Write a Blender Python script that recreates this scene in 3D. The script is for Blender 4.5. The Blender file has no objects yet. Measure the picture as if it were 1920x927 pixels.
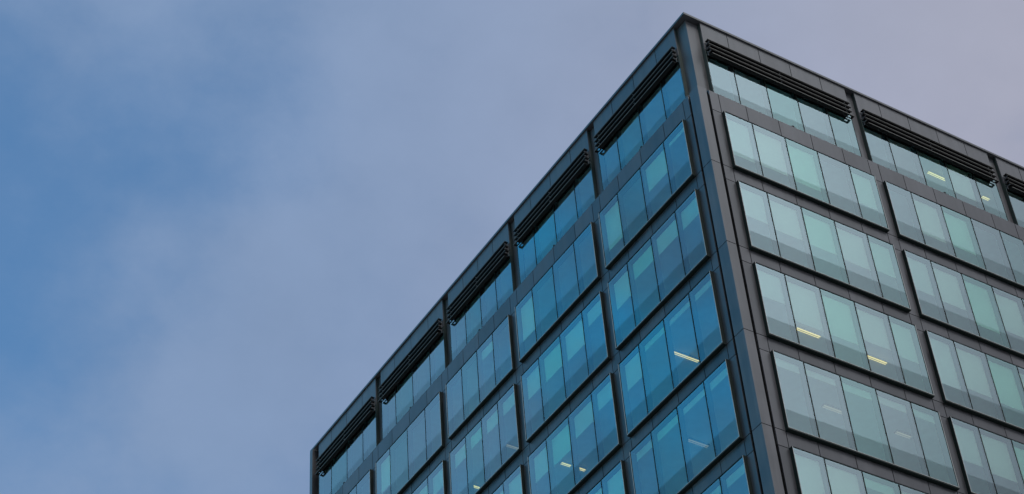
import bpy, bmesh, math, random
from mathutils import Matrix, Vector

random.seed(11)
S = bpy.context.scene
COL = S.collection
R = math.radians
Z0 = 56.58                      # height of the roofline datum above the ground

# ------------------------------------------------------------------ camera
cam_d = bpy.data.cameras.new("camera")
cam = bpy.data.objects.new("camera", cam_d)
COL.objects.link(cam)
rt = Vector((0.84985647, -0.52326987, -0.06271061))
dn = Vector((0.31875168, 0.6051234, -0.72953618))
fw = Vector((0.41969195, 0.60001193, 0.68106119))
m = Matrix((rt, -dn, -fw)).transposed().to_4x4()
m.translation = Vector((-32.73672, -34.40916, Z0 - 54.98258))
cam.matrix_world = m
cam_d.sensor_width = 36.0
cam_d.lens = 36.0 * 3607.867 / 1920.0
cam_d.clip_start = 0.5
cam_d.clip_end = 20000
S.camera = cam

# ------------------------------------------------------------------ sky
SUN_EL, SUN_AZ = R(50), R(-98)      # azimuth measured from +X towards +Y
world = bpy.data.worlds.new("World")
S.world = world
world.use_nodes = True
nt = world.node_tree
nt.nodes.clear()
W = nt.nodes.new
L = nt.links.new


def wmath(op, a, b=None, clamp=False):
    n = W('ShaderNodeMath')
    n.operation = op
    n.use_clamp = clamp
    for i, v in enumerate((a, b)):
        if v is None:
            continue
        if hasattr(v, 'links'):
            L(v, n.inputs[i])
        else:
            n.inputs[i].default_value = v
    return n.outputs[0]


def wsmooth(x, a, b, lo=0.0, hi=1.0):
    n = W('ShaderNodeMapRange')
    n.interpolation_type = 'SMOOTHERSTEP'
    L(x, n.inputs[0])
    for i, v in enumerate((a, b, lo, hi)):
        n.inputs[i + 1].default_value = v
    return n.outputs[0]


def wmix(f, a, b):
    n = W('ShaderNodeMix')
    n.data_type = 'RGBA'
    L(f, n.inputs[0])
    for i, v in ((6, a), (7, b)):
        if hasattr(v, 'links'):
            L(v, n.inputs[i])
        else:
            n.inputs[i].default_value = v
    return n.outputs[2]


tc = W('ShaderNodeTexCoord')
sky = W('ShaderNodeTexSky')
sky.sky_type = 'NISHITA'
sky.sun_disc = False
sky.sun_elevation = SUN_EL
sky.sun_rotation = R(90) - SUN_AZ
sky.altitude = 50
sky.air_density = 1.3
sky.dust_density = 0.4
sky.ozone_density = 3.0
nrm = W('ShaderNodeVectorMath')
nrm.operation = 'NORMALIZE'
L(tc.outputs['Generated'], nrm.inputs[0])
D = nrm.outputs[0]


def wdot(v):
    n = W('ShaderNodeVectorMath')
    n.operation = 'DOT_PRODUCT'
    L(D, n.inputs[0])
    n.inputs[1].default_value = Vector(v).normalized()
    return n.outputs['Value']


def wnoise(scale, detail, rough, off, stretch=(1, 1, 1)):
    mp = W('ShaderNodeMapping')
    L(D, mp.inputs[0])
    mp.inputs['Location'].default_value = off
    mp.inputs['Scale'].default_value = stretch
    n = W('ShaderNodeTexNoise')
    L(mp.outputs[0], n.inputs['Vector'])
    n.inputs['Scale'].default_value = scale
    n.inputs['Detail'].default_value = detail
    n.inputs['Roughness'].default_value = rough
    return n.outputs['Fac']


SKY_STRENGTH = 0.15
EXPOSURE = 0.8
k = 1.0 / SKY_STRENGTH / 2 ** EXPOSURE
n_big = wnoise(5.0, 4, 0.5, (3.1, 0.4, 1.7))
n_mid = wnoise(11.0, 7, 0.56, (0.3, 2.2, 5.1), (1, 1, 1.3))
n_fine = wnoise(34.0, 6, 0.6, (4.3, 0.2, 1.1), (1, 1, 1.6))


def patch(v, deg, weight):
    """a soft thinning (-) or thickening (+) of the cloud round one direction"""
    return wmath('MULTIPLY', wsmooth(wdot(v), math.cos(R(deg)), 1.0), weight)


# the cloud sheet: blue opens towards the west (-x), closed cloud towards the east and behind
side = wdot((-0.80, 0.60, 0.10))
cover = wsmooth(side, 0.0, 0.50, 1.10, 0.30)
for v, deg, wt in (((0.2255, 0.7086, 0.7357), 7.0, -0.16), ((0.268, 0.632, 0.746), 5.0, -0.26), ((0.2907, 0.6275, 0.7362), 3.5, -0.16),
                   ((0.1835, 0.7161, 0.7305), 9.0, -0.12), ((0.2284, 0.7250, 0.6911), 7.0, -0.22),
                   ((0.2300, 0.6700, 0.7900), 5.0, 0.16), ((0.288, 0.711, 0.664), 5.5, 0.34), ((-0.34, 0.745, 0.58), 12.0, 0.60)):
    cover = wmath('ADD', cover, patch(v, deg, wt))
cover = wmath('ADD', cover, wmath('MULTIPLY', wmath('SUBTRACT', n_big, 0.5), 0.8))
cover = wmath('ADD', cover, wmath('MULTIPLY', wmath('SUBTRACT', n_mid, 0.5), 1.25))
cover = wmath('ADD', cover, wmath('MULTIPLY', wmath('SUBTRACT', n_fine, 0.5), 0.30))
cover = wsmooth(cover, -0.45, 1.15, 0.22, 1.0)
# cloud colour: blue grey in the west, lavender in the east, bright round the veiled sun
east = wsmooth(wdot((0.85, -0.52, 0.0)), -0.20, 0.48)
cloud = wmix(east, (0.220 * k, 0.318 * k, 0.500 * k, 1), (0.40 * k, 0.405 * k, 0.50 * k, 1))
glow = wsmooth(wdot((math.cos(SUN_EL) * math.cos(SUN_AZ), math.cos(SUN_EL) * math.sin(SUN_AZ), math.sin(SUN_EL))), 0.58, 0.90)
cloud = wmix(glow, cloud, (1.68 * k, 1.82 * k, 1.98 * k, 1))
bank = wmath('MULTIPLY', wsmooth(wdot((-0.33, 0.75, 0.575)), math.cos(R(13)), 1.0), 1.5, True)
cloud = wmix(bank, cloud, (0.40 * k, 0.70 * k, 1.08 * k, 1))
shade = wmath('ADD', 0.88, wmath('MULTIPLY', n_mid, 0.24))
vm = W('ShaderNodeVectorMath')
vm.operation = 'SCALE'
L(cloud, vm.inputs[0])
L(shade, vm.inputs['Scale'])
tint = W('ShaderNodeMix')
tint.data_type = 'RGBA'
tint.blend_type = 'MULTIPLY'
tint.inputs[0].default_value = 1.0
L(sky.outputs[0], tint.inputs[6])
L(wmix(wsmooth(side, 0.34, 0.70), (0.25, 0.48, 0.58, 1), (0.12, 2.0, 2.25, 1)), tint.inputs[7])
final = wmix(cover, tint.outputs[2], vm.outputs[0])
bg = W('ShaderNodeBackground')
bg.inputs['Strength'].default_value = SKY_STRENGTH
L(final, bg.inputs['Color'])
wo = W('ShaderNodeOutputWorld')
L(bg.outputs[0], wo.inputs[0])

# ------------------------------------------------------------------ veiled sun, exposure
sd = bpy.data.lights.new("sun", 'SUN')
sd.energy = 1.5
sd.angle = R(20)
sd.color = (1.0, 0.965, 0.92)
sun = bpy.data.objects.new("sun", sd)
COL.objects.link(sun)
sv = Vector((math.cos(SUN_EL) * math.cos(SUN_AZ), math.cos(SUN_EL) * math.sin(SUN_AZ), math.sin(SUN_EL)))
sun.rotation_euler = sv.to_track_quat('Z', 'Y').to_euler()
sun.location = sv * 200
S.view_settings.view_transform = 'Standard'
S.view_settings.look = 'None'
S.view_settings.gamma = 1
S.view_settings.exposure = EXPOSURE
S.view_settings.use_curve_mapping = False
S.cycles.max_bounces = 10
S.cycles.transparent_max_bounces = 16


# ------------------------------------------------------------------ materials
class Mat:
    def __init__(self, name):
        self.m = bpy.data.materials.new(name)
        self.m.use_nodes = True
        self.t = self.m.node_tree
        self.t.nodes.clear()
        self.out = self.t.nodes.new('ShaderNodeOutputMaterial')

    def n(self, kind, **kw):
        x = self.t.nodes.new(kind)
        for a, b in kw.items():
            setattr(x, a, b)
        return x

    def l(self, a, b):
        self.t.links.new(a, b)


def ramp_mix(M, fac, c0, c1):
    x = M.n('ShaderNodeMix', data_type='RGBA')
    M.l(fac, x.inputs[0])
    for i, c in ((6, c0), (7, c1)):
        if hasattr(c, 'links'):
            M.l(c, x.inputs[i])
        else:
            x.inputs[i].default_value = (*c, 1)
    return x.outputs[2]


def clad(name, c0, c1, rough, metal, streak=0.5, spec=0.5):
    """metal sheet: each panel its own tone, rain streaks and a faint mottling"""
    M = Mat(name)
    p = M.n('ShaderNodeBsdfPrincipled')
    geo = M.n('ShaderNodeNewGeometry')
    tcx = M.n('ShaderNodeTexCoord')
    base = ramp_mix(M, geo.outputs['Random Per Island'], c0, c1)
    mp = M.n('ShaderNodeMapping')
    mp.inputs['Scale'].default_value = (5.0, 5.0, 0.35)
    M.l(tcx.outputs['Object'], mp.inputs[0])
    nz = M.n('ShaderNodeTexNoise')
    nz.inputs['Scale'].default_value = 0.60
    nz.inputs['Detail'].default_value = 6
    nz.inputs['Roughness'].default_value = 0.65
    M.l(mp.outputs[0], nz.inputs['Vector'])
    nb = M.n('ShaderNodeTexNoise')
    nb.inputs['Scale'].default_value = 0.9
    nb.inputs['Detail'].default_value = 5
    M.l(tcx.outputs['Object'], nb.inputs['Vector'])
    ad = M.n('ShaderNodeMath', operation='ADD')
    M.l(nz.outputs['Fac'], ad.inputs[0])
    M.l(nb.outputs['Fac'], ad.inputs[1])
    mr = M.n('ShaderNodeMapRange')
    M.l(ad.outputs[0], mr.inputs[0])
    mr.inputs[1].default_value = 0.65
    mr.inputs[2].default_value = 1.35
    mr.inputs[3].default_value = 1 - streak * 0.5
    mr.inputs[4].default_value = 1 + streak * 0.5
    sc = M.n('ShaderNodeVectorMath', operation='SCALE')
    M.l(base, sc.inputs[0])
    M.l(mr.outputs[0], sc.inputs['Scale'])
    M.l(sc.outputs[0], p.inputs['Base Color'])
    rr = M.n('ShaderNodeMapRange')
    M.l(nb.outputs['Fac'], rr.inputs[0])
    rr.inputs[1].default_value = 0.3
    rr.inputs[2].default_value = 0.7
    rr.inputs[3].default_value = rough - 0.08
    rr.inputs[4].default_value = rough + 0.10
    M.l(rr.outputs[0], p.inputs['Roughness'])
    p.inputs['Metallic'].default_value = metal
    p.inputs['Specular IOR Level'].default_value = spec
    M.l(p.outputs[0], M.out.inputs[0])
    return M.m


def plain(name, c, rough=0.6, metal=0.0, var=0.10, scale=3.0, spec=0.5):
    M = Mat(name)
    p = M.n('ShaderNodeBsdfPrincipled')
    tcx = M.n('ShaderNodeTexCoord')
    nz = M.n('ShaderNodeTexNoise')
    nz.inputs['Scale'].default_value = scale
    nz.inputs['Detail'].default_value = 4
    M.l(tcx.outputs['Object'], nz.inputs['Vector'])
    col = ramp_mix(M, nz.outputs['Fac'], [x * (1 - var) for x in c], [min(1, x * (1 + var)) for x in c])
    M.l(col, p.inputs['Base Color'])
    p.inputs['Roughness'].default_value = rough
    p.inputs['Specular IOR Level'].default_value = spec
    p.inputs['Metallic'].default_value = metal
    M.l(p.outputs[0], M.out.inputs[0])
    return M.m


def glass_mat(name, ior):
    """coated facade glass: tinted see-through plus a mirror that grows with the angle;
    every pane has its own slight coating tint"""
    M = Mat(name)
    geo = M.n('ShaderNodeNewGeometry')
    cr = M.n('ShaderNodeValToRGB')
    e = cr.color_ramp.elements
    e[0].position, e[0].color = 0.0, (0.76, 0.88, 1.0, 1)
    e[1].position, e[1].color = 1.0, (0.62, 0.98, 0.95, 1)
    x = e.new(0.22)
    x.color = (0.90, 0.88, 1.0, 1)
    x = e.new(0.42)
    x.color = (0.78, 0.96, 1.0, 1)
    x = e.new(0.9)
    x.color = (0.76, 0.95, 1.0, 1)
    M.l(geo.outputs['Random Per Island'], cr.inputs[0])
    gl = M.n('ShaderNodeBsdfGlossy')
    gl.inputs['Roughness'].default_value = 0.0
    M.l(cr.outputs[0], gl.inputs['Color'])
    tr = M.n('ShaderNodeBsdfTransparent')
    tm = M.n('ShaderNodeMix', data_type='RGBA', blend_type='MULTIPLY')
    tm.inputs[0].default_value = 1.0
    tm.inputs[6].default_value = (0.96, 1.0, 0.92, 1)
    M.l(cr.outputs[0], tm.inputs[7])
    M.l(tm.outputs[2], tr.inputs['Color'])
    fr = M.n('ShaderNodeFresnel')
    fr.inputs['IOR'].default_value = ior
    mx = M.n('ShaderNodeMixShader')
    M.l(fr.outputs[0], mx.inputs[0])
    M.l(tr.outputs[0], mx.inputs[1])
    M.l(gl.outputs[0], mx.inputs[2])
    M.l(mx.outputs[0], M.out.inputs[0])
    return M.m


def lamp_mat():
    M = Mat("lit_tube")
    em = M.n('ShaderNodeEmission')
    em.inputs['Color'].default_value = (1.0, 0.70, 0.26, 1)
    em.inputs['Strength'].default_value = 0.60
    M.l(em.outputs[0], M.out.inputs[0])
    return M.m


def lamp_dim_mat():
    M = Mat("dimmed_tube")
    em = M.n('ShaderNodeEmission')
    em.inputs['Color'].default_value = (1.0, 0.86, 0.62, 1)
    em.inputs['Strength'].default_value = 0.12
    M.l(em.outputs[0], M.out.inputs[0])
    return M.m


M_CLAD = clad("bronze_grey_cladding", (0.013, 0.013, 0.015), (0.026, 0.025, 0.028), 0.38, 0.0, 1.0, 0.42)
M_PARA = clad("parapet_panel_metal", (0.018, 0.018, 0.020), (0.030, 0.029, 0.032), 0.38, 0.0, 0.9, 0.42)
M_PILLAR = clad("pillar_metal", (0.023, 0.023, 0.025), (0.031, 0.030, 0.033), 0.38, 0.0, 1.0, 0.42)
M_DARK = plain("dark_frame_metal", (0.006, 0.009, 0.0085), 0.5, 0.0, spec=0.06)
M_JOINT = plain("joint_backing", (0.006, 0.006, 0.006), 0.9, spec=0.1)
M_CHEEK = plain("bay_cheek_metal", (0.012, 0.018, 0.017), 0.5, 0.0, spec=0.15)
M_TRIM = plain("glazing_trim", (0.22, 0.22, 0.21), 0.4, 0.2)
M_COPE = plain("coping_metal", (0.018, 0.018, 0.020), 0.45, 0.0)
M_SHADE = plain("black_sunshade_metal", (0.005, 0.005, 0.005), 0.6, spec=0.06)
M_LIT_LIP = plain("sunshade_lit_lip", (0.075, 0.072, 0.062), 0.45, 0.2)  # paler than the slats: light on their front edges put into the colour
M_BRACKET = plain("bracket_metal", (0.07, 0.07, 0.075), 0.45, 0.3)
M_FIN = plain("inner_reveal", (0.17, 0.20, 0.22), 0.6)
M_SILL = plain("inner_sill_panel", (0.015, 0.018, 0.02), 0.6)
M_CEIL = plain("office_ceiling", (0.90, 0.90, 0.88), 0.9)
M_CORE = plain("core_wall_paint", (0.72, 0.72, 0.70), 0.9)
M_BLIND = plain("blind_fabric", (0.90, 0.90, 0.76), 0.95, 0, 0.04, 9)
M_ROOF = plain("roof_membrane", (0.16, 0.16, 0.16), 0.9)
M_GROUND = plain("street_paving", (0.50, 0.49, 0.47), 0.9, 0, 0.3, 0.15)
M_GLASS = glass_mat("coated_glass", 2.65)
M_LOWER = glass_mat("lower_band_glass", 1.95)
M_LAMP = lamp_mat()
M_DIM = lamp_dim_mat()


# ------------------------------------------------------------------ geometry helpers
class Side:
    """one facade: u runs away from the corner, d goes inwards, z is up (0 = roof datum)"""

    def __init__(self, right):
        self.right = right

    def p(self, u, d, z):
        return (u, d, z + Z0) if self.right else (d, u, z + Z0)


SR, SL = Side(True), Side(False)


def box(bm, s, u0, u1, d0, d1, z0, z1, mi=0):
    vs = [bm.verts.new(s.p(u, d, z)) for z in (z0, z1) for d in (d0, d1) for u in (u0, u1)]
    fs = []
    for q in ((0, 1, 3, 2), (4, 6, 7, 5), (0, 4, 5, 1), (2, 3, 7, 6), (0, 2, 6, 4), (1, 5, 7, 3)):
        f = bm.faces.new([vs[i] for i in q])
        f.material_index = mi
        fs.append(f)
    bmesh.ops.recalc_face_normals(bm, faces=fs)


def quad(bm, pts):
    return bm.faces.new([bm.verts.new(p) for p in pts])


def obj(name, bm, mats, parent=None):
    me = bpy.data.meshes.new(name)
    bm.to_mesh(me)
    bm.free()
    for x in (mats if isinstance(mats, (list, tuple)) else [mats]):
        me.materials.append(x)
    o = bpy.data.objects.new(name, me)
    COL.objects.link(o)
    if parent is not None:
        o.parent = parent
    return o


def tag(o, label, cat, group=None):
    o['label'] = label
    o['category'] = cat
    if group:
        o['group'] = group


# ------------------------------------------------------------------ measurements (metres)
WALL = 0.14          # lower wall plane, behind the front of the window boxes
TOPD = 0.35          # front plane of the top storey
PIER = 0.52          # recessed piers of the top storey
LEDGE = -3.94        # ledge under the top storey
E_ = 0.28            # half width between two neighbouring windows
ZT = [-5.0, -8.52, -12.36, -16.18, -20.01, -23.86]
ZB = [-7.71, -11.57, -15.42, -19.23, -23.06, -26.91]
CEIL_TOP = -1.30
COPE0, COPE1 = 0.245, 0.345
P15 = 1.5
# modules: (start of glass, list of pane widths)
RM, LM = [], []
u = 0.828
for k_ in range(4):
    RM.append((u + E_, [P15 - E_, P15, P15, P15, P15 - E_]))
    u += 5 * P15
R_END = u + 0.55
u = 0.81
for k_ in range(5):
    mid = 1.22 if k_ == 2 else P15
    LM.append((u + E_, [P15 - E_, mid, mid, P15 - E_]))
    u += 2 * P15 + 2 * mid
L_END = u + 0.36
XE, YE = R_END, L_END

building = bpy.data.objects.new("office_building", None)
COL.objects.link(building)
building.location = (0, 0, 0)
tag(building, "dark metal clad office block with boxed blue glass windows and slatted sunshades under its roofline",
    "office building")

# ------------------------------------------------------------------ ground
bm = bmesh.new()
quad(bm, [(-4000, -4000, 0), (4000, -4000, 0), (4000, 4000, 0), (-4000, 4000, 0)])
g = obj("ground", bm, M_GROUND)
g['kind'] = 'structure'

GAP = 0.015          # half of an open panel joint


def wend(s):
    return R_END if s.right else L_END


# ------------------------------------------------------------------ cladding of the two facades
GR = {True: (0.535, 0.645), False: (0.620, 0.715)}     # shadow groove beside the corner pillar


def cladding(s, mods):
    bm = bmesh.new()
    bk = bmesh.new()
    end = wend(s)
    g1 = GR[s.right][1]
    edges = [g1]
    wins = []
    for (a, ws) in mods:
        b = a + sum(ws)
        wins.append((a - 0.03, b + 0.03, [a + sum(ws[:i]) for i in range(1, len(ws))]))
    Pd0, Pd1 = WALL, WALL + 0.05
    tops = [LEDGE] + [zb - 0.09 for zb in ZB]
    for r in range(len(ZT)):
        zt, zb = ZT[r] + 0.04, ZB[r] - 0.08
        ztop = tops[r]
        zbot = tops[r + 1]
        # spandrel above this row of windows
        xs = []
        for (a, b, ms) in wins:
            xs += [a] + ms + [b]
        cuts = [g1] + xs + [end]
        spans = []
        i = 0
        while i < len(cuts) - 1:
            spans.append((cuts[i], cuts[i + 1]))
            i += 1
        for (a, b) in spans:
            box(bm, s, a + GAP, b - GAP, Pd0, Pd1, zt, ztop - GAP)
        box(bk, s, g1 + 0.005, end - 0.02, Pd1 + 0.02, Pd1 + 0.08, zt + 0.002, ztop - 0.03)
        # piers between the windows of this row
        pa = g1
        for (a, b, ms) in wins + [(end, end, [])]:
            if a - pa > 0.08:
                box(bm, s, pa + GAP, a - (GAP if a == end else 0.004), Pd0, Pd1, zbot + GAP, zt - 2 * GAP)
                box(bk, s, pa + 0.015, a - 0.01, Pd1 + 0.02, Pd1 + 0.08, zbot - 0.02, zt - 0.004)
            pa = b + 0.004
    # plain storeys below the last row of windows
    z = tops[-1]
    while z > -Z0 + 0.5:
        zn = max(-Z0, z - 3.84)
        xs = [g1] + [a for (a, b, ms) in wins] + [end]
        for a, b in zip(xs, xs[1:]):
            box(bm, s, a + GAP, b - GAP, Pd0, Pd1, zn + GAP, z - GAP)
        box(bk, s, g1 + 0.005, end - 0.02, Pd1 + 0.02, Pd1 + 0.08, zn, z)
        z = zn
    # ledge that carries the top storey
    box(bm, s, g1, end - GAP, WALL + 0.002, PIER + 0.1, LEDGE - 0.045, LEDGE - 0.013)
    o = obj("wall_cladding", bm, M_CLAD, building)
    obj("joint_backing", bk, M_JOINT, o)
    return o


cladding(SR, RM)
cladding(SL, LM)

# ------------------------------------------------------------------ corner pillar
bm = bmesh.new()
zs = [LEDGE] + [zb - 0.09 for zb in ZB]
z = zs[-1]
while z > -Z0 + 0.5:
    z = max(-Z0, z - 3.84)
    zs.append(z)
for a, b in zip(zs, zs[1:]):
    box(bm, SR, WALL, GR[True][0], WALL, WALL + 0.14, b + GAP, a - GAP)
    box(bm, SR, WALL, WALL + 0.14, WALL + 0.14, GR[False][0], b + GAP, a - GAP)
box(bm, SR, PIER, 1.30, PIER, 1.30, LEDGE + 0.004, COPE0 - 0.03)
pil = obj("corner_pillar", bm, M_PILLAR, building)
bm = bmesh.new()
box(bm, SR, WALL + 0.16, GR[True][1] + 0.02, WALL + 0.145, WALL + 0.19, -Z0, LEDGE - 0.05)
box(bm, SR, WALL + 0.145, WALL + 0.159, WALL + 0.145, GR[False][1] + 0.02, -Z0, LEDGE - 0.05)
obj("joint_backing", bm, M_JOINT, pil)

# ------------------------------------------------------------------ coping, roof, back walls, floors, core
bm = bmesh.new()
cf = 0.285


def coping(s, end):
    n = int(end / 3.0)
    xs = [cf + (end - cf) * i / n for i in range(n + 1)]
    for i, (a, b) in enumerate(zip(xs, xs[1:])):
        lo = a if i else (cf if s.right else 1.001)
        box(bm, s, lo + (0.004 if i else 0), b - 0.004, cf, 1.0, COPE0, COPE1)


coping(SR, XE + 0.16)
coping(SL, YE + 0.16)
obj("coping", bm, M_COPE, building)
bm = bmesh.new()
box(bm, SR, 1.0, XE - 0.02, 1.0, YE - 0.02, CEIL_TOP + 0.02, 0.18)
obj("roof", bm, M_ROOF, building)
bm = bmesh.new()
for i in range(9):
    a, b = -Z0 + i * 6.3, min(-Z0 + (i + 1) * 6.3, 0.24)
    box(bm, SR, 0.20, XE - 0.26, YE - 0.25, YE - 0.002, a + 0.01, b - 0.01)
    box(bm, SR, XE - 0.25, XE - 0.002, 0.20, YE - 0.002, a + 0.01, b - 0.01)
obj("rear_wall", bm, M_CLAD, building)
zs = [CEIL_TOP] + [zt + 0.045 for zt in ZT]
fl = [LEDGE - 0.06] + [zb - 0.085 for zb in ZB]
for i in range(1, len(zs)):
    bm = bmesh.new()
    d = 0.29
    box(bm, SR, d, XE - 0.27, d, YE - 0.27, zs[i], fl[i - 1])
    obj("floor_slab", bm, M_CEIL, building)
bm = bmesh.new()
box(bm, SR, 0.57, XE - 0.27, 0.57, YE - 0.27, CEIL_TOP, CEIL_TOP + 0.018)
obj("top_ceiling", bm, M_CEIL, building)
bm = bmesh.new()
box(bm, SR, 0.29, XE - 0.27, 0.29, YE - 0.27, fl[-1] - 0.3, fl[-1])
obj("floor_slab", bm, M_CEIL, building)
for i in range(len(zs)):
    bm = bmesh.new()
    lo = fl[i] + 0.002
    hi = zs[i] - 0.002
    box(bm, SR, 8.0, XE - 8, 8.0, YE - 8, lo, hi)
    # room partitions running from the core towards the facades
    obj("core_wall", bm, M_CORE, building)


# ------------------------------------------------------------------ windows
def pane_sheet(bm, s, a, b, d, z0, z1, rng, band):
    """one pane, very slightly out of true as real glazing is"""
    t1, t2 = rng.uniform(-1, 1) * 0.0022, rng.uniform(-1, 1) * 0.0022
    def q(u_, z_):
        return s.p(u_, d + t1 * (u_ - (a + b) / 2) + t2 * (z_ - (z0 + z1) / 2), z_)
    zm = z0 + band
    v = [bm.verts.new(q(x, z)) for z in (z0, zm, z1) for x in (a, b)]
    lo, hi = bm.faces.new((v[0], v[1], v[3], v[2])), bm.faces.new((v[2], v[3], v[5], v[4]))
    lo.material_index = 1            # the low band carries a weaker mirror coating
    for f in (lo, hi):
        f.normal_update()
        if (f.normal.y if s.right else f.normal.x) > 0:      # the coated face looks outwards
            f.normal_flip()


def window(s, a, ws, zt, zb, blinds, seed, top=False):
    rng = random.Random(seed)
    b = a + sum(ws)
    d0 = TOPD if top else 0.0
    fr = bmesh.new()
    t = 0.03
    din = d0 + 0.285
    if not top:
        box(fr, s, a - t, a, d0, din, zb - 0.08, zt + 0.035)
        box(fr, s, b, b + t, d0, din, zb - 0.08, zt + 0.035)
        box(fr, s, a, b, d0, din, zt, zt + 0.035)
        box(fr, s, a, b, d0 + 0.003, din, zb - 0.08, zb)
    else:
        box(fr, s, a, b, d0 + 0.01, din, zb - 0.03, zb)
        box(fr, s, a, b, d0 + 0.01, din, zt, zt + 0.05)
    w = obj("window", fr, M_DARK, building)
    # thin light bead round the glass
    tb = bmesh.new()
    k1 = 0.016
    if not top:
        box(tb, s, a - 0.022, a - 0.022 + k1, d0 - 0.008, d0 - 0.001, zb - 0.03, zt + 0.022)
        box(tb, s, b + 0.022 - k1, b + 0.022, d0 - 0.008, d0 - 0.001, zb - 0.03, zt + 0.022)
        box(tb, s, a - 0.022 + k1, b + 0.022 - k1, d0 - 0.008, d0 - 0.001, zb - 0.03, zb - 0.03 + k1)
        obj("glazing_bead", tb, M_TRIM, w)
    else:
        tb.free()
    # panes, mullions and inner fins
    gl, fi = bmesh.new(), bmesh.new()
    x = a
    for i, wd in enumerate(ws):
        pane_sheet(gl, s, x + (0.0 if i == 0 else 0.030), x + wd - (0.0 if i == len(ws) - 1 else 0.030), d0 + 0.012, zb, zt, rng, 0.66 if top else 0.72)
        if i:
            mu = bmesh.new()
            box(mu, s, x - 0.032, x + 0.032, d0 + 0.020, d0 + 0.07, zb + 0.001, zt - 0.001, 0)
            box(mu, s, x - 0.02, x + 0.02, d0 + 0.070, d0 + 0.262, zb + 0.001, zt - 0.016, 1)
            obj("mullion", mu, [M_DARK, M_FIN], w)
        x += wd
    obj("glass", gl, [M_GLASS, M_LOWER], w)
    # pale inner lining of the reveal belongs with the fins
    box(fi, s, a + 0.002, a + 0.014, d0 + 0.03, d0 + 0.262, zb + 0.001, zt - 0.001)
    box(fi, s, b - 0.014, b - 0.002, d0 + 0.03, d0 + 0.262, zb + 0.001, zt - 0.001)
    box(fi, s, a + 0.016, b - 0.016, d0 + 0.03, d0 + 0.071, zt - 0.014, zt - 0.002)
    obj("reveal_lining", fi, M_FIN, w)
    sb = bmesh.new()
    box(sb, s, a + 0.016, b - 0.016, d0 + 0.264, d0 + 0.30, zb + 0.002, zb + (0.30 if top else 0.28))
    obj("inner_sill_panel", sb, M_SILL, w)
    # roller blinds: fraction of the pane covered, as seen from below
    H = zt - zb
    x = a
    for i, wd in enumerate(ws):
        f = blinds[i] if i < len(blinds) else 0
        if f:
            f += rng.uniform(-0.02, 0.02)
            ln = max(0.14, f * H - 0.38)
            bb = bmesh.new()
            box(bb, s, x + 0.035, x + wd - 0.035, d0 + 0.236, d0 + 0.242, zt - 0.016 - ln, zt - 0.016)
            box(bb, s, x + 0.035, x + wd - 0.035, d0 + 0.232, d0 + 0.246, zt - 0.016 - ln - 0.03, zt - 0.016 - ln)
            obj("roller_blind", bb, M_BLIND, w)
        x += wd
    return w


BR = {  # right facade: row, module -> blinds
    (0, 0): (.80, .80, .82, 0, .74), (0, 1): (0, .80, .78, 0, 0), (0, 2): (.7, .7, 0, .75, .7),
    (1, 0): (.57, .60, .62, .62, .58), (1, 1): (.62, .66, .82, .74, .70), (1, 2): (.6, .7, .7, .6, .6),
    (2, 0): (.52, .70, .69, .60, .61), (2, 1): (.79, .71, .73, .70, .66), (2, 2): (.7, .7, .6, .6, .6),
    (3, 0): (.22, .22, .22, .22, .22), (3, 1): (.60, .66, .62, .6, .6), (3, 2): (.6, .6, .6, .6, .6),
    (4, 0): (.88, .86, .22, .22, .5), (4, 1): (.7, .6, .6, .7, .6), (4, 2): (.6, .6, .5, .6, .6),
}
BL = {
    (0, 0): (.17, .56, 0, .80), (0, 1): (0, 0, 0, .75), (0, 2): (0, .30, 0, 0), (0, 3): (0, 0, .0, .7), (0, 4): (0, 0, 0, 0),
    (1, 0): (.38, .38, .37, .50), (1, 1): (.34, .50, .48, .47), (1, 2): (.33, .32, .31, .33), (1, 3): (.4, .4, .35, .4), (1, 4): (.4, .4, .4, .4),
    (2, 0): (.20, .20, .20, .46), (2, 1): (.37, .43, .50, .48), (2, 2): (.45, .4, .4, .42), (2, 3): (.4, .4, .4, .4), (2, 4): (.4, .4, .4, .4),
    (3, 0): (.20, .20, .20, .20), (3, 1): (.55, .5, .5, .5), (3, 2): (.5, .5, .5, .5), (3, 3): (.4, .4, .4, .4), (3, 4): (.4, .4, .4, .4),
    (4, 0): (.21, .21, .22, .4), (4, 1): (.5, .5, .5, .5),
}
for s, mods, tab in ((SR, RM, BR), (SL, LM, BL)):
    for mi, (a, ws) in enumerate(mods):
        for r in range(len(ZT)):
            bl = tab.get((r, mi))
            if bl is None:
                bl = [random.choice((0, .4, .5, .6)) for _ in ws]
            window(s, a, ws, ZT[r], ZB[r], bl, 1000 * mi + 10 * r + s.right)

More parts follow.
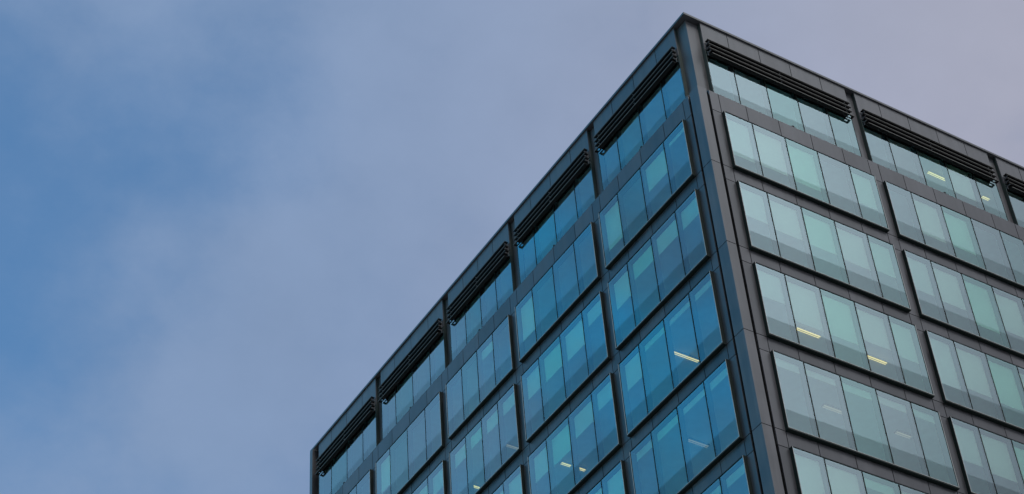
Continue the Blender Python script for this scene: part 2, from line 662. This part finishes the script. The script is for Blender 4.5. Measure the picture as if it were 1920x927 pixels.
# ------------------------------------------------------------------ top storey
ZTT, ZTB = -1.30, -3.90
TR = {0: (0, 0, 0, 0, 0), 1: (0, 0, 0, .75, 0), 2: (0, 0, .7, 0, 0), 3: (0, 0, 0, 0, 0)}
TL = {0: (0, 0, 0, 0), 1: (0, 0, 0, 0), 2: (0, 0, 0, 0), 3: (0, 0, 0, 0), 4: (0, 0, 0, 0)}
for s, mods, tab in ((SR, RM, TR), (SL, LM, TL)):
    for mi, (a, ws) in enumerate(mods):
        b = a + sum(ws)
        window(s, a, ws, ZTT, ZTB, tab[mi], 5000 + 100 * mi + s.right, top=True)
        # parapet panels and the cheeks of the projecting top bay
        bm = bmesh.new()
        x = a - 0.035
        for i, wd in enumerate(ws):
            x1 = a + sum(ws[:i + 1]) + (0.035 if i == len(ws) - 1 else 0)
            box(bm, s, x + (GAP if i else 0), x1 - (GAP if i < len(ws) - 1 else 0), TOPD, TOPD + 0.05, ZTT + 0.03, COPE0 - 0.008)
            x = x1
        pp = obj("parapet", bm, M_PARA, building)
        bk = bmesh.new()
        box(bk, s, a, b, TOPD + 0.08, TOPD + 0.30, ZTT + 0.055, COPE0 - 0.02)
        obj("joint_backing", bk, M_JOINT, pp)
        for c0, c1 in ((a - 0.035, a - 0.003), (b + 0.003, b + 0.035)):
            bm = bmesh.new()
            box(bm, s, c0, c1, TOPD + 0.001, TOPD + 0.32, LEDGE + 0.004, ZTT + 0.026)
            box(bm, s, c0, c1, TOPD + 0.052, TOPD + 0.32, ZTT + 0.026, COPE0 - 0.01)
            obj("bay_cheek", bm, M_CHEEK, building)
        # recessed pier after this bay
        nb = mods[mi + 1][0] if mi + 1 < len(mods) else wend(s) + 0.0
        bm = bmesh.new()
        box(bm, s, b + 0.036, nb - (0.036 if mi + 1 < len(mods) else 0.02), PIER, PIER + 0.14, LEDGE + 0.004, COPE0 - 0.03)
        obj("recessed_pier", bm, M_PILLAR, building)

# ------------------------------------------------------------------ sunshades
def sunshade(s, a, b):
    """four slats close in front of the glass; the lowest is a wider tray with an open end"""
    u0, u1 = a + 0.02, b - 0.10
    d0, d1 = 0.150, 0.325
    zt = -0.85
    bm = bmesh.new()
    for i in range(3):
        z1 = zt - 0.240 * i
        box(bm, s, u0, u1, d0, d1, z1 - 0.034, z1, 0)
        box(bm, s, u0, u1, d0 - 0.012, d0 - 0.001, z1 - 0.034, z1 - 0.020, 1)
        box(bm, s, u0, u1, d0 + 0.004, d0 + 0.022, z1 - 0.085, z1 - 0.035, 0)
    z1 = zt - 0.72
    z0 = z1 - 0.045
    box(bm, s, u0 + 0.12, u1 - 0.30, d1 - 0.012, d1 - 0.002, z1 + 0.002, zt - 0.09, 0)  # added black plate, stands in for the shade between the slats
    h0, h1 = b - 0.27, b - 0.10
    e = b - 0.02
    box(bm, s, u0 + 0.10, h0, d0, d1, z0, z1, 0)
    box(bm, s, h1, e, d0, d1, z0, z1, 0)
    box(bm, s, h0, h1, d0, d0 + 0.05, z0, z1, 0)
    box(bm, s, h0, h1, d1 - 0.03, d1, z0, z1, 0)
    box(bm, s, u0 + 0.10, e, d0 - 0.012, d0 - 0.001, z0, z0 + 0.016, 1)
    o = obj("sunshade", bm, [M_SHADE, M_LIT_LIP], building)
    for u_ in (u0 + 0.07, (u0 + u1) / 2, u1 - 0.25):
        bb = bmesh.new()
        for j in range(3):
            z2 = zt - 0.240 * j - 0.087
            box(bb, s, u_ - 0.02, u_ + 0.02, d0 + 0.03, TOPD - 0.003, z2 - 0.03, z2)
        box(bb, s, u_ - 0.018, u_ + 0.018, TOPD - 0.024, TOPD - 0.003, z1 + 0.003, zt - 0.121)
        obj("bracket", bb, M_BRACKET, o)


for s, mods in ((SR, RM), (SL, LM)):
    for (a, ws) in mods:
        sunshade(s, a, a + sum(ws))

# ------------------------------------------------------------------ safety anchors on the ledge
def anchor(s, u_):
    bm = bmesh.new()
    box(bm, s, u_ - 0.10, u_ + 0.10, 0.15, 0.27, LEDGE - 0.010, LEDGE + 0.02)
    mat = Matrix.Translation(Vector(s.p(u_, 0.20, LEDGE + 0.06)))
    bmesh.ops.create_uvsphere(bm, u_segments=10, v_segments=6, radius=0.06, matrix=mat)
    obj("ledge_anchor", bm, M_DARK, building)


for u_ in (4.57, 12.0):
    anchor(SR, u_)
for u_ in (3.74, 9.79, 15.48, 21.19, 27.2):
    anchor(SL, u_)

# ------------------------------------------------------------------ ceiling lamps of the offices
def lamp(x0, x1, y, row, label, dim=False):
    zc = (CEIL_TOP if row < 0 else ZT[row] + 0.045) + Z0
    t = bpy.data.objects.new("ceiling_lamp", None)
    COL.objects.link(t)
    t.location = ((x0 + x1) / 2, y, zc)
    tag(t, label, "ceiling lamp", "strip lamps on the office ceilings")
    h = (x1 - x0) / 2
    s0 = Side(True)
    s0.p = lambda u_, d_, z_: (u_, d_, z_)
    bm = bmesh.new()
    box(bm, s0, -h, h, -0.085, 0.085, -0.035, -0.001)
    box(bm, s0, -h, h, -0.012, 0.012, -0.075, -0.036)
    obj("housing", bm, M_BRACKET, t)
    for sg in (-1, 1):
        bm = bmesh.new()
        bmesh.ops.create_cone(bm, cap_ends=True, segments=12, radius1=0.022, radius2=0.022, depth=2 * h - 0.04,
                              matrix=Matrix.Translation((0, sg * 0.034, -0.062)) @ Matrix.Rotation(R(90), 4, 'Y'))
        obj("tube", bm, M_DIM if dim else M_LAMP, t)


lamp(4.40, 5.45, 2.04, 2, "lit lamp in second pane of the grey side's third boxed window beside the corner")
lamp(7.55, 8.50, 2.08, 2, "lit lamp in fourth pane of the grey side's third boxed window beside the corner")
lamp(12.79, 13.80, 1.30, -1, "long lit lamp behind the middle pane under the grey side's second sunshade")
lamp(15.72, 16.12, 1.33, -1, "short lit lamp behind the last pane under the grey side's second sunshade")
lamp(1.30, 2.42, 5.08, 2, "brightest lit lamp, in the blue side's third boxed window beside the corner")
lamp(1.90, 2.28, 19.43, 1, "small lit lamp low in the blue side's second boxed row, third window from corner")
lamp(1.73, 2.30, 16.46, 1, "faint lamp in the blue side's second boxed row, third window from corner", True)
lamp(1.28, 1.72, 12.27, 2, "longer of two lit lamps in the blue side's third row, second window from corner")
lamp(2.02, 2.35, 12.25, 2, "shorter of two lit lamps in the blue side's third row, second window from corner")
lamp(4.32, 5.20, 1.50, 3, "dim lamp in second pane of the grey side's fourth boxed window beside the corner", True)
lamp(7.45, 8.10, 1.50, 3, "dim lamp in fourth pane of the grey side's fourth boxed window beside the corner", True)
lamp(1.35, 2.20, 5.07, 3, "dim lamp in the blue side's fourth boxed window beside the corner", True)
